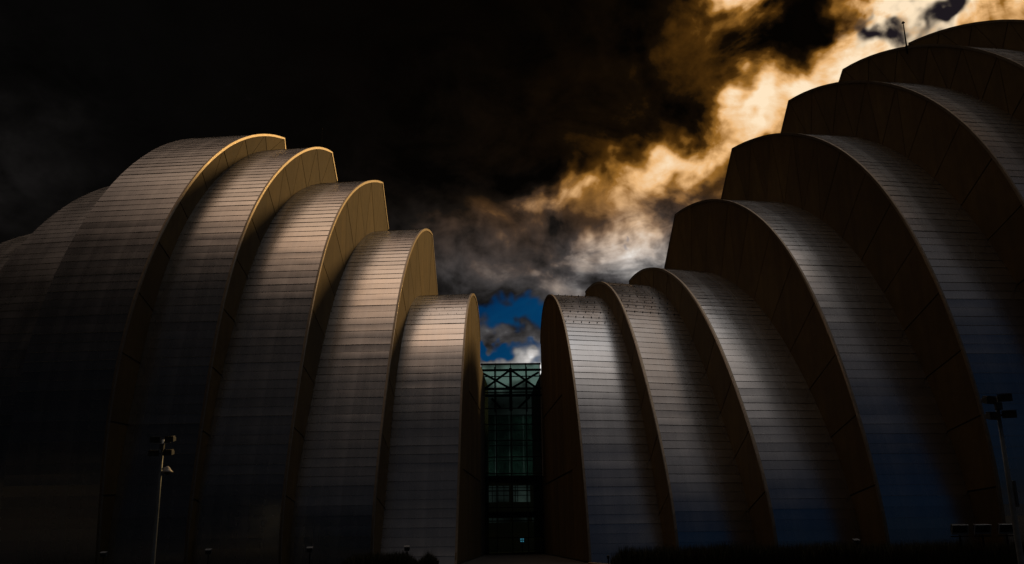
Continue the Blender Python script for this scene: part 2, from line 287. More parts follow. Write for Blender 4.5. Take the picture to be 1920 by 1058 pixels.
# ------------------------------------------------------------------ the shells
FINS = {
 'L1': dict(X=-2.493, Y=54, al=0.05192, cut=None,
   out=[(0.0, -0.0), (0.3, 0.75), (0.57, 1.5), (0.83, 2.26), (1.07, 3.03), (1.3, 3.8), (1.53, 4.57), (1.75, 5.34), (1.98, 6.11), (2.21, 6.88), (2.44, 7.65), (2.69, 8.41), (2.96, 9.17), (3.24, 9.92), (3.54, 10.66), (3.86, 11.4), (4.21, 12.12), (4.58, 12.83), (4.99, 13.53), (5.43, 14.2), (5.9, 14.85), (6.41, 15.47), (6.96, 16.05), (7.55, 16.6), (8.18, 17.1), (8.84, 17.56), (9.53, 17.97), (10.24, 18.33), (10.99, 18.63), (11.75, 18.89), (12.52, 19.09), (13.31, 19.25), (14.11, 19.34), (14.91, 19.38), (15.71, 19.35), (16.51, 19.23), (17.28, 19.03), (18.01, 18.7), (18.67, 18.25), (19.21, 17.65), (19.6, 16.95)],
   nxt=[(1.76, -0.0), (2.06, 0.75), (2.35, 1.5), (2.61, 2.26), (2.87, 3.03), (3.11, 3.8), (3.34, 4.57), (3.57, 5.34), (3.81, 6.11), (4.05, 6.88), (4.29, 7.65), (4.55, 8.41), (4.82, 9.17), (5.12, 9.92), (5.42, 10.66), (5.76, 11.4), (6.11, 12.12), (6.5, 12.83), (6.91, 13.53), (7.36, 14.2), (7.84, 14.85), (8.36, 15.47), (8.93, 16.05), (9.52, 16.6), (10.16, 17.1), (10.83, 17.56), (11.53, 17.97), (12.26, 18.33), (13.01, 18.63), (13.78, 18.89), (14.57, 19.09), (15.37, 19.25), (16.17, 19.34), (16.99, 19.38), (17.8, 19.35), (18.6, 19.23), (19.39, 19.03), (20.13, 18.7), (20.8, 18.25), (21.34, 17.65), (21.74, 16.95)]),
 'L2': dict(X=-7.006, Y=52.4, al=0.08159, cut=(23.02, 21.39),
   out=[(-0.08, -0.0), (-0.11, 0.87), (-0.07, 1.74), (0.05, 2.61), (0.22, 3.47), (0.44, 4.31), (0.69, 5.15), (0.97, 5.98), (1.26, 6.8), (1.58, 7.62), (1.9, 8.43), (2.23, 9.24), (2.57, 10.04), (2.93, 10.84), (3.29, 11.64), (3.66, 12.43), (4.05, 13.21), (4.45, 13.99), (4.87, 14.76), (5.31, 15.51), (5.77, 16.26), (6.25, 16.99), (6.76, 17.7), (7.3, 18.39), (7.86, 19.06), (8.44, 19.71), (9.05, 20.34), (9.69, 20.94), (10.35, 21.51), (11.03, 22.06), (11.73, 22.57), (12.46, 23.06), (13.2, 23.52), (13.96, 23.95), (14.74, 24.35), (15.54, 24.7), (16.36, 25.02), (17.19, 25.28), (18.04, 25.5), (18.9, 25.65), (19.77, 25.72)],
   nxt=[(1.28, -0.0), (1.26, 0.87), (1.31, 1.74), (1.43, 2.61), (1.61, 3.47), (1.84, 4.31), (2.1, 5.15), (2.39, 5.98), (2.7, 6.8), (3.02, 7.62), (3.35, 8.43), (3.69, 9.24), (4.05, 10.04), (4.41, 10.84), (4.78, 11.64), (5.16, 12.43), (5.56, 13.21), (5.97, 13.99), (6.4, 14.76), (6.85, 15.51), (7.32, 16.26), (7.81, 16.99), (8.33, 17.7), (8.88, 18.39), (9.45, 19.06), (10.04, 19.71), (10.67, 20.34), (11.31, 20.94), (11.98, 21.51), (12.67, 22.06), (13.39, 22.57), (14.13, 23.06), (14.88, 23.52), (15.65, 23.95), (16.44, 24.35), (17.25, 24.7), (18.08, 25.02), (18.92, 25.28), (19.78, 25.5), (20.66, 25.65), (21.54, 25.72)]),
 'L3': dict(X=-11.711, Y=51.2, al=0.11126, cut=(22.49, 26.71),
   out=[(-0.11, -0.0), (-0.21, 0.97), (-0.23, 1.94), (-0.17, 2.91), (-0.06, 3.88), (0.1, 4.84), (0.3, 5.8), (0.51, 6.75), (0.75, 7.7), (1.0, 8.64), (1.26, 9.58), (1.53, 10.52), (1.82, 11.45), (2.11, 12.38), (2.43, 13.3), (2.76, 14.22), (3.11, 15.13), (3.48, 16.03), (3.88, 16.92), (4.31, 17.8), (4.77, 18.65), (5.26, 19.5), (5.79, 20.31), (6.36, 21.11), (6.96, 21.87), (7.6, 22.61), (8.27, 23.32), (8.97, 24.0), (9.71, 24.64), (10.47, 25.25), (11.25, 25.83), (12.06, 26.37), (12.89, 26.89), (13.73, 27.37), (14.59, 27.83), (15.47, 28.25), (16.36, 28.65), (17.26, 29.02), (18.18, 29.37), (19.1, 29.67), (20.04, 29.96)],
   nxt=[(0.65, -0.0), (0.56, 0.97), (0.55, 1.94), (0.61, 2.91), (0.73, 3.88), (0.91, 4.84), (1.11, 5.8), (1.34, 6.75), (1.58, 7.7), (1.84, 8.64), (2.11, 9.58), (2.4, 10.52), (2.69, 11.45), (3.0, 12.38), (3.32, 13.3), (3.66, 14.22), (4.02, 15.13), (4.4, 16.03), (4.82, 16.92), (5.25, 17.8), (5.73, 18.65), (6.23, 19.5), (6.77, 20.31), (7.35, 21.11), (7.97, 21.87), (8.61, 22.61), (9.3, 23.32), (10.01, 24.0), (10.76, 24.64), (11.53, 25.25), (12.33, 25.83), (13.15, 26.37), (13.99, 26.89), (14.85, 27.37), (15.72, 27.83), (16.62, 28.25), (17.52, 28.65), (18.43, 29.02), (19.36, 29.37), (20.3, 29.67), (21.25, 29.96)]),
 'L4': dict(X=-16.533, Y=50.6, al=0.14835, cut=(21.36, 30.4),
   out=[(-0.14, -0.0), (-0.16, 1.03), (-0.14, 2.06), (-0.07, 3.08), (0.02, 4.11), (0.13, 5.13), (0.26, 6.15), (0.4, 7.17), (0.55, 8.19), (0.72, 9.2), (0.89, 10.22), (1.08, 11.23), (1.29, 12.23), (1.52, 13.24), (1.78, 14.23), (2.06, 15.22), (2.38, 16.2), (2.73, 17.17), (3.13, 18.12), (3.56, 19.05), (4.03, 19.96), (4.54, 20.86), (5.09, 21.73), (5.68, 22.57), (6.31, 23.39), (6.96, 24.18), (7.65, 24.94), (8.37, 25.68), (9.12, 26.38), (9.89, 27.07), (10.68, 27.72), (11.49, 28.35), (12.33, 28.95), (13.18, 29.52), (14.06, 30.06), (14.96, 30.56), (15.88, 31.02), (16.82, 31.43), (17.79, 31.78), (18.77, 32.07), (19.78, 32.3)],
   nxt=[(0.92, -0.0), (0.91, 1.03), (0.94, 2.06), (1.02, 3.08), (1.12, 4.11), (1.24, 5.13), (1.38, 6.15), (1.53, 7.17), (1.69, 8.19), (1.86, 9.2), (2.05, 10.22), (2.25, 11.23), (2.47, 12.23), (2.71, 13.24), (2.97, 14.23), (3.27, 15.22), (3.6, 16.2), (3.96, 17.17), (4.36, 18.12), (4.8, 19.05), (5.28, 19.96), (5.8, 20.86), (6.37, 21.73), (6.96, 22.57), (7.6, 23.39), (8.27, 24.18), (8.97, 24.94), (9.7, 25.68), (10.46, 26.38), (11.24, 27.07), (12.04, 27.72), (12.87, 28.35), (13.71, 28.95), (14.58, 29.52), (15.47, 30.06), (16.38, 30.56), (17.31, 31.02), (18.26, 31.43), (19.24, 31.78), (20.24, 32.07), (21.25, 32.3)]),
 'L5': dict(X=-20.901, Y=49.7, al=0.16616, cut=(20.79, 32.59),
   out=[(0.08, -0.0), (0.02, 1.07), (-0.06, 2.14), (-0.14, 3.21), (-0.2, 4.28), (-0.25, 5.35), (-0.27, 6.43), (-0.25, 7.5), (-0.19, 8.57), (-0.09, 9.64), (0.06, 10.7), (0.25, 11.76), (0.49, 12.81), (0.77, 13.84), (1.09, 14.86), (1.46, 15.87), (1.86, 16.87), (2.3, 17.85), (2.78, 18.81), (3.29, 19.75), (3.83, 20.68), (4.41, 21.58), (5.02, 22.47), (5.65, 23.33), (6.32, 24.17), (7.02, 24.99), (7.74, 25.78), (8.49, 26.54), (9.28, 27.28), (10.09, 27.98), (10.92, 28.66), (11.78, 29.3), (12.67, 29.9), (13.58, 30.47), (14.51, 31.01), (15.46, 31.51), (16.42, 31.97), (17.41, 32.4), (18.41, 32.79), (19.42, 33.13), (20.45, 33.45)],
   nxt=[(0.33, -0.0), (0.28, 1.07), (0.21, 2.14), (0.14, 3.21), (0.08, 4.28), (0.05, 5.35), (0.04, 6.43), (0.07, 7.5), (0.13, 8.57), (0.25, 9.64), (0.4, 10.7), (0.6, 11.76), (0.85, 12.81), (1.14, 13.84), (1.48, 14.86), (1.85, 15.87), (2.27, 16.87), (2.72, 17.85), (3.2, 18.81), (3.72, 19.75), (4.28, 20.68), (4.86, 21.58), (5.48, 22.47), (6.13, 23.33), (6.81, 24.17), (7.51, 24.99), (8.25, 25.78), (9.02, 26.54), (9.81, 27.28), (10.63, 27.98), (11.48, 28.66), (12.35, 29.3), (13.25, 29.9), (14.17, 30.47), (15.11, 31.01), (16.07, 31.51), (17.05, 31.97), (18.05, 32.4), (19.06, 32.79), (20.09, 33.13), (21.13, 33.45)]),
 'L6': dict(X=-26.589, Y=49.6, al=0.18396, cut=None,
   out=[(-0.17, 0.0), (-0.17, 0.9), (-0.17, 1.81), (-0.17, 2.71), (-0.17, 3.61), (-0.17, 4.52), (-0.17, 5.42), (-0.17, 6.32), (-0.17, 7.23), (-0.09, 8.13), (0.02, 9.02), (0.17, 9.91), (0.35, 10.8), (0.55, 11.68), (0.77, 12.56), (1.01, 13.43), (1.27, 14.29), (1.56, 15.15), (1.87, 16.0), (2.2, 16.84), (2.57, 17.67), (2.96, 18.48), (3.38, 19.28), (3.83, 20.06), (4.31, 20.83), (4.82, 21.58), (5.35, 22.31), (5.9, 23.02), (6.48, 23.72), (7.07, 24.4), (7.68, 25.06), (8.31, 25.72), (8.94, 26.36), (9.59, 26.99), (10.25, 27.61), (10.92, 28.21), (11.61, 28.8), (12.32, 29.36), (13.05, 29.89), (13.81, 30.37), (14.62, 30.78)],
   nxt=None),
 'R1': dict(X=5.124, Y=54, al=-0.05192, cut=None,
   out=[(0.13, -0.0), (0.34, 0.92), (0.56, 1.83), (0.8, 2.73), (1.07, 3.63), (1.36, 4.53), (1.68, 5.41), (2.02, 6.28), (2.39, 7.15), (2.78, 8.0), (3.2, 8.84), (3.65, 9.66), (4.12, 10.47), (4.62, 11.27), (5.16, 12.04), (5.72, 12.79), (6.32, 13.52), (6.94, 14.22), (7.6, 14.89), (8.28, 15.53), (9.0, 16.13), (9.74, 16.7), (10.52, 17.24), (11.31, 17.74), (12.13, 18.2), (12.96, 18.63), (13.82, 19.02), (14.68, 19.38), (15.57, 19.69), (16.46, 19.98), (17.37, 20.22), (18.28, 20.43), (19.21, 20.58), (20.14, 20.66), (21.08, 20.67), (22.02, 20.58), (22.93, 20.36), (23.79, 19.99), (24.54, 19.44), (25.18, 18.75), (25.68, 17.96)],
   nxt=[(2.47, -0.0), (2.68, 0.92), (3.02, 1.83), (3.38, 2.73), (3.75, 3.63), (4.14, 4.53), (4.54, 5.41), (4.97, 6.28), (5.4, 7.15), (5.86, 8.0), (6.34, 8.84), (6.83, 9.66), (7.34, 10.47), (7.88, 11.27), (8.43, 12.04), (9.01, 12.79), (9.61, 13.52), (10.23, 14.22), (10.88, 14.89), (11.55, 15.53), (12.24, 16.13), (12.95, 16.7), (13.68, 17.24), (14.42, 17.74), (15.18, 18.2), (15.95, 18.63), (16.77, 19.02), (17.64, 19.38), (18.52, 19.69), (19.42, 19.98), (20.33, 20.22), (21.25, 20.43), (22.17, 20.58), (23.11, 20.66), (24.05, 20.67), (24.99, 20.58), (25.9, 20.36), (26.76, 19.99), (27.52, 19.44), (28.15, 18.75), (28.66, 17.96)]),
 'R2': dict(X=9.657, Y=51.8, al=-0.08159, cut=None,
   out=[(-0.19, -0.0), (-0.13, 0.89), (0.03, 1.77), (0.27, 2.63), (0.57, 3.48), (0.92, 4.3), (1.3, 5.1), (1.72, 5.9), (2.16, 6.68), (2.61, 7.45), (3.08, 8.21), (3.57, 8.96), (4.06, 9.7), (4.57, 10.44), (5.09, 11.17), (5.63, 11.88), (6.18, 12.58), (6.75, 13.27), (7.34, 13.95), (7.95, 14.6), (8.58, 15.24), (9.23, 15.85), (9.9, 16.44), (10.59, 17.01), (11.31, 17.54), (12.04, 18.05), (12.8, 18.53), (13.58, 18.98), (14.37, 19.39), (15.18, 19.77), (16.0, 20.12), (16.84, 20.43), (17.69, 20.71), (18.55, 20.95), (19.42, 21.16), (20.3, 21.34), (21.18, 21.49), (22.07, 21.6), (22.96, 21.69), (23.85, 21.75), (24.74, 21.79)],
   nxt=[(2.72, -0.0), (2.78, 0.89), (3.0, 1.77), (3.31, 2.63), (3.67, 3.48), (4.08, 4.3), (4.52, 5.1), (4.98, 5.9), (5.47, 6.68), (5.96, 7.45), (6.47, 8.21), (6.99, 8.96), (7.52, 9.7), (8.06, 10.44), (8.6, 11.17), (9.16, 11.88), (9.73, 12.58), (10.31, 13.27), (10.91, 13.95), (11.52, 14.6), (12.15, 15.24), (12.8, 15.85), (13.47, 16.44), (14.15, 17.01), (14.85, 17.54), (15.57, 18.05), (16.31, 18.53), (17.06, 18.98), (17.82, 19.39), (18.6, 19.77), (19.39, 20.12), (20.19, 20.43), (21.05, 20.71), (21.91, 20.95), (22.78, 21.16), (23.66, 21.34), (24.54, 21.49), (25.43, 21.6), (26.33, 21.69), (27.22, 21.75), (28.12, 21.79)]),
 'R3': dict(X=14.499, Y=49.7, al=-0.11126, cut=None,
   out=[(-0.08, -0.0), (-0.04, 0.96), (0.1, 1.91), (0.33, 2.84), (0.63, 3.75), (0.98, 4.65), (1.38, 5.52), (1.81, 6.38), (2.27, 7.23), (2.75, 8.06), (3.26, 8.87), (3.78, 9.68), (4.33, 10.47), (4.89, 11.25), (5.47, 12.01), (6.07, 12.76), (6.69, 13.5), (7.34, 14.21), (8.0, 14.9), (8.69, 15.57), (9.4, 16.22), (10.14, 16.84), (10.9, 17.43), (11.67, 17.99), (12.47, 18.53), (13.29, 19.03), (14.12, 19.51), (14.97, 19.95), (15.84, 20.37), (16.72, 20.76), (17.61, 21.11), (18.52, 21.44), (19.43, 21.73), (20.36, 21.99), (21.29, 22.22), (22.23, 22.42), (23.18, 22.57), (24.13, 22.68), (25.09, 22.75), (26.05, 22.77), (27.01, 22.73)],
   nxt=[(2.47, -0.0), (2.51, 0.96), (2.65, 1.91), (2.88, 2.84), (3.19, 3.75), (3.55, 4.65), (3.95, 5.52), (4.39, 6.38), (4.86, 7.23), (5.36, 8.06), (5.88, 8.87), (6.41, 9.68), (6.97, 10.47), (7.55, 11.25), (8.15, 12.01), (8.77, 12.76), (9.41, 13.5), (10.08, 14.21), (10.77, 14.9), (11.48, 15.57), (12.22, 16.22), (12.98, 16.84), (13.76, 17.43), (14.56, 17.99), (15.39, 18.53), (16.24, 19.03), (17.11, 19.51), (17.99, 19.95), (18.89, 20.37), (19.81, 20.76), (20.74, 21.11), (21.66, 21.44), (22.58, 21.73), (23.51, 21.99), (24.44, 22.22), (25.39, 22.42), (26.34, 22.57), (27.3, 22.68), (28.27, 22.75), (29.23, 22.77), (30.2, 22.73)]),
 'R4': dict(X=19.615, Y=47.8, al=-0.14835, cut=(30.99, 24.47),
   out=[(-0.11, -0.0), (-0.05, 1.08), (0.06, 2.15), (0.24, 3.22), (0.45, 4.28), (0.71, 5.32), (1.0, 6.36), (1.33, 7.39), (1.68, 8.42), (2.06, 9.43), (2.46, 10.43), (2.9, 11.42), (3.36, 12.39), (3.85, 13.36), (4.37, 14.3), (4.92, 15.23), (5.5, 16.14), (6.12, 17.03), (6.77, 17.89), (7.45, 18.73), (8.17, 19.54), (8.92, 20.32), (9.7, 21.06), (10.51, 21.77), (11.36, 22.44), (12.23, 23.08), (13.13, 23.68), (14.05, 24.24), (14.99, 24.77), (15.96, 25.26), (16.94, 25.71), (17.94, 26.12), (18.95, 26.5), (19.97, 26.84), (21.01, 27.14), (22.06, 27.41), (23.11, 27.65), (24.17, 27.85), (25.24, 28.02), (26.31, 28.16), (27.38, 28.26)],
   nxt=[(1.74, -0.0), (1.8, 1.08), (1.91, 2.15), (2.09, 3.22), (2.35, 4.28), (2.65, 5.32), (2.98, 6.36), (3.34, 7.39), (3.72, 8.42), (4.13, 9.43), (4.57, 10.43), (5.03, 11.42), (5.52, 12.39), (6.03, 13.36), (6.57, 14.3), (7.14, 15.23), (7.74, 16.14), (8.36, 17.03), (9.03, 17.89), (9.72, 18.73), (10.44, 19.54), (11.2, 20.32), (11.98, 21.06), (12.8, 21.77), (13.64, 22.44), (14.51, 23.08), (15.4, 23.68), (16.31, 24.24), (17.25, 24.77), (18.2, 25.26), (19.17, 25.71), (20.15, 26.12), (21.15, 26.5), (22.17, 26.84), (23.21, 27.14), (24.26, 27.41), (25.32, 27.65), (26.38, 27.85), (27.45, 28.02), (28.53, 28.16), (29.6, 28.26)]),
 'R5': dict(X=24.695, Y=46.2, al=-0.16616, cut=(29.52, 29.82),
   out=[(0.0, -0.0), (-0.14, 1.17), (-0.21, 2.34), (-0.21, 3.52), (-0.15, 4.7), (-0.03, 5.87), (0.13, 7.04), (0.33, 8.2), (0.57, 9.35), (0.85, 10.5), (1.17, 11.63), (1.52, 12.76), (1.9, 13.87), (2.32, 14.97), (2.78, 16.06), (3.27, 17.13), (3.81, 18.18), (4.38, 19.21), (5.0, 20.21), (5.65, 21.19), (6.35, 22.14), (7.09, 23.06), (7.87, 23.94), (8.69, 24.79), (9.55, 25.59), (10.44, 26.37), (11.36, 27.09), (12.32, 27.79), (13.3, 28.43), (14.31, 29.04), (15.34, 29.61), (16.4, 30.14), (17.47, 30.63), (18.56, 31.08), (19.66, 31.5), (20.77, 31.88), (21.9, 32.22), (23.04, 32.54), (24.18, 32.83), (25.33, 33.08), (26.48, 33.32)],
   nxt=[(1.76, -0.0), (1.62, 1.17), (1.55, 2.34), (1.55, 3.52), (1.61, 4.7), (1.73, 5.87), (1.89, 7.04), (2.09, 8.2), (2.33, 9.35), (2.61, 10.5), (2.93, 11.63), (3.28, 12.76), (3.66, 13.87), (4.14, 14.97), (4.69, 16.06), (5.26, 17.13), (5.86, 18.18), (6.5, 19.21), (7.16, 20.21), (7.86, 21.19), (8.59, 22.14), (9.35, 23.06), (10.15, 23.94), (10.97, 24.79), (11.83, 25.59), (12.7, 26.37), (13.61, 27.09), (14.53, 27.79), (15.47, 28.43), (16.43, 29.04), (17.41, 29.61), (18.39, 30.14), (19.43, 30.63), (20.52, 31.08), (21.63, 31.5), (22.74, 31.88), (23.87, 32.22), (25.01, 32.54), (26.16, 32.83), (27.31, 33.08), (28.47, 33.32)]),
 'R6': dict(X=29.709, Y=44.8, al=-0.18396, cut=(27.85, 34.67),
   out=[(0.0, -0.0), (-0.1, 1.25), (-0.14, 2.5), (-0.14, 3.76), (-0.1, 5.01), (-0.02, 6.26), (0.08, 7.51), (0.21, 8.76), (0.36, 10.01), (0.55, 11.25), (0.76, 12.48), (1.0, 13.71), (1.28, 14.94), (1.6, 16.15), (1.97, 17.35), (2.37, 18.54), (2.83, 19.7), (3.34, 20.85), (3.91, 21.97), (4.52, 23.06), (5.19, 24.12), (5.91, 25.15), (6.69, 26.13), (7.51, 27.08), (8.38, 27.98), (9.29, 28.85), (10.24, 29.67), (11.22, 30.45), (12.23, 31.19), (13.28, 31.88), (14.35, 32.54), (15.44, 33.16), (16.55, 33.73), (17.69, 34.27), (18.84, 34.77), (20.01, 35.22), (21.19, 35.64), (22.39, 36.0), (23.6, 36.33), (24.82, 36.6), (26.06, 36.84)],
   nxt=[(1.9, -0.0), (1.8, 1.25), (1.75, 2.5), (1.76, 3.76), (1.8, 5.01), (1.87, 6.26), (1.97, 7.51), (2.1, 8.76), (2.26, 10.01), (2.44, 11.25), (2.66, 12.48), (2.9, 13.71), (3.18, 14.94), (3.5, 16.15), (3.87, 17.35), (4.28, 18.54), (4.74, 19.7), (5.24, 20.85), (5.81, 21.97), (6.43, 23.06), (7.1, 24.12), (7.82, 25.15), (8.6, 26.13), (9.46, 27.08), (10.35, 27.98), (11.27, 28.85), (12.22, 29.67), (13.18, 30.45), (14.17, 31.19), (15.17, 31.88), (16.18, 32.54), (17.2, 33.16), (18.23, 33.73), (19.31, 34.27), (20.46, 34.77), (21.63, 35.22), (22.82, 35.64), (24.02, 36.0), (25.24, 36.33), (26.46, 36.6), (27.7, 36.84)]),
 'R7': dict(X=34.593, Y=43.6, al=-0.19583, cut=(27.08, 38.42),
   out=[(0.0, -0.0), (-0.12, 1.31), (-0.18, 2.62), (-0.17, 3.93), (-0.13, 5.25), (-0.04, 6.56), (0.06, 7.87), (0.19, 9.18), (0.34, 10.49), (0.51, 11.79), (0.7, 13.09), (0.92, 14.39), (1.17, 15.68), (1.45, 16.96), (1.77, 18.24), (2.13, 19.5), (2.55, 20.75), (3.02, 21.98), (3.54, 23.18), (4.12, 24.36), (4.77, 25.5), (5.47, 26.62), (6.24, 27.68), (7.06, 28.71), (7.94, 29.69), (8.86, 30.62), (9.84, 31.51), (10.85, 32.35), (11.9, 33.14), (12.98, 33.89), (14.09, 34.59), (15.22, 35.26), (16.38, 35.88), (17.56, 36.45), (18.76, 36.99), (19.98, 37.48), (21.22, 37.93), (22.47, 38.33), (23.74, 38.68), (25.02, 38.97), (26.31, 39.2)],
   nxt=[(1.64, -0.0), (1.51, 1.31), (1.46, 2.62), (1.46, 3.93), (1.51, 5.25), (1.59, 6.56), (1.7, 7.87), (1.83, 9.18), (1.98, 10.49), (2.15, 11.79), (2.34, 13.09), (2.56, 14.39), (2.81, 15.68), (3.09, 16.96), (3.41, 18.24), (3.78, 19.5), (4.19, 20.75), (4.66, 21.98), (5.19, 23.18), (5.77, 24.36), (6.42, 25.5), (7.12, 26.62), (7.89, 27.68), (8.71, 28.71), (9.59, 29.69), (10.52, 30.62), (11.5, 31.51), (12.51, 32.35), (13.56, 33.14), (14.64, 33.89), (15.76, 34.59), (16.89, 35.26), (18.06, 35.88), (19.24, 36.45), (20.44, 36.99), (21.66, 37.48), (22.9, 37.93), (24.16, 38.33), (25.43, 38.68), (26.72, 38.97), (28.01, 39.2)]),
 'R8': dict(X=39.42, Y=42.6, al=-0.20769, cut=None,
   out=[(0.0, -0.0), (-0.14, 1.3), (-0.22, 2.61), (-0.22, 3.93), (-0.19, 5.24), (-0.11, 6.55), (-0.0, 7.86), (0.13, 9.17), (0.29, 10.47), (0.46, 11.78), (0.65, 13.07), (0.86, 14.37), (1.1, 15.66), (1.37, 16.95), (1.67, 18.23), (2.0, 19.5), (2.38, 20.76), (2.8, 22.0), (3.27, 23.23), (3.79, 24.44), (4.36, 25.61), (4.99, 26.77), (5.69, 27.88), (6.43, 28.96), (7.24, 30.0), (8.1, 31.0), (9.01, 31.94), (9.96, 32.85), (10.96, 33.7), (12.0, 34.5), (13.07, 35.26), (14.18, 35.97), (15.31, 36.64), (16.47, 37.25), (17.65, 37.83), (18.85, 38.36), (20.07, 38.85), (21.31, 39.29), (22.56, 39.69), (23.82, 40.04), (25.1, 40.35)],
   nxt=None),
}

COURSE = 0.56
def wpos(fin, w, z, out=0.0):
    sx, cx = math.sin(fin['al']), math.cos(fin['al'])
    return Vector((fin['X'] + w * sx + out * cx, fin['Y'] + w * cx - out * sx, z))
def arclen(P):
    s = [0.0]
    for a, b in zip(P, P[1:]): s.append(s[-1] + (Vector(b) - Vector(a)).length)
    return s
def at_s(P, s, t):
    if t <= 0: return P[0].copy()
    for i in range(len(s) - 1):
        if t <= s[i + 1]:
            k = (t - s[i]) / max(1e-9, s[i + 1] - s[i]); return P[i].lerp(P[i + 1], k)
    return P[-1].copy()
CAMP = Vector((0, 0, 1.7))
def project(p):
    d = p - CAMP; z = d.dot(fw)
    if z < .1: return None
    return 960 + 1711 * d.dot(rt) / z, 529 - 1711 * d.dot(up) / z
NU = 8
class Strip:
    """the clad surface between the outer edge of one fin and the face of the next one"""
    def __init__(s, A, B):
        s.A, s.B = A, B; s.s = arclen(A); s.L = s.s[-1]; s.sb = arclen(B)
    def pt(s, t, u):
        t = min(max(t, 0), s.L); i = 0
        while i < len(s.s) - 2 and s.s[i + 1] < t: i += 1
        k = (t - s.s[i]) / max(1e-9, s.s[i + 1] - s.s[i])
        return s.A[i].lerp(s.A[i + 1], k).lerp(s.B[i].lerp(s.B[i + 1], k), u)
    def nrm(s, t, u):
        a = s.pt(t + .3, u) - s.pt(t - .3, u); b = s.pt(t, min(u + .05, 1)) - s.pt(t, max(u - .05, 0)); n = a.cross(b).normalized()
        return n if n.z - n.y > 0 else -n
def course_mesh(st, t0, t1, mb, seed, over0, over1):
    r = random.Random(seed); lift = .022 + .020 * r.random(); belly = r.uniform(-.004, .010)
    rows = []
    for k, (t, off) in enumerate(((t0 - .03, 0.0), (t0 - .03, lift), ((t0 + t1) / 2, lift * .55 + belly), (t1, .010))):
        row = []
        for j in range(NU + 1):
            u = over0 + (over1 - over0) * j / NU
            p = st.pt(t, u); n = st.nrm(t, u)
            o = off
            if k in (1, 2): o += .010 * mnoise.noise(Vector((u * 5.0, t * .9, seed * .37))) + (.008 * mnoise.noise(Vector((u * 13.0, t * 3.0, seed * .11))) if k == 2 else 0)
            row.append(p + n * o)
        rows.append(row)
    W = NU + 1
    mb.add(rows[0] + rows[1], [(j, j + 1, W + j + 1, W + j) for j in range(NU)])                    # the folded lower lip
    mb.add(rows[1] + rows[2] + rows[3], [(k * W + j, k * W + j + 1, k * W + W + j + 1, k * W + W + j) for k in range(2) for j in range(NU)])
    return rows
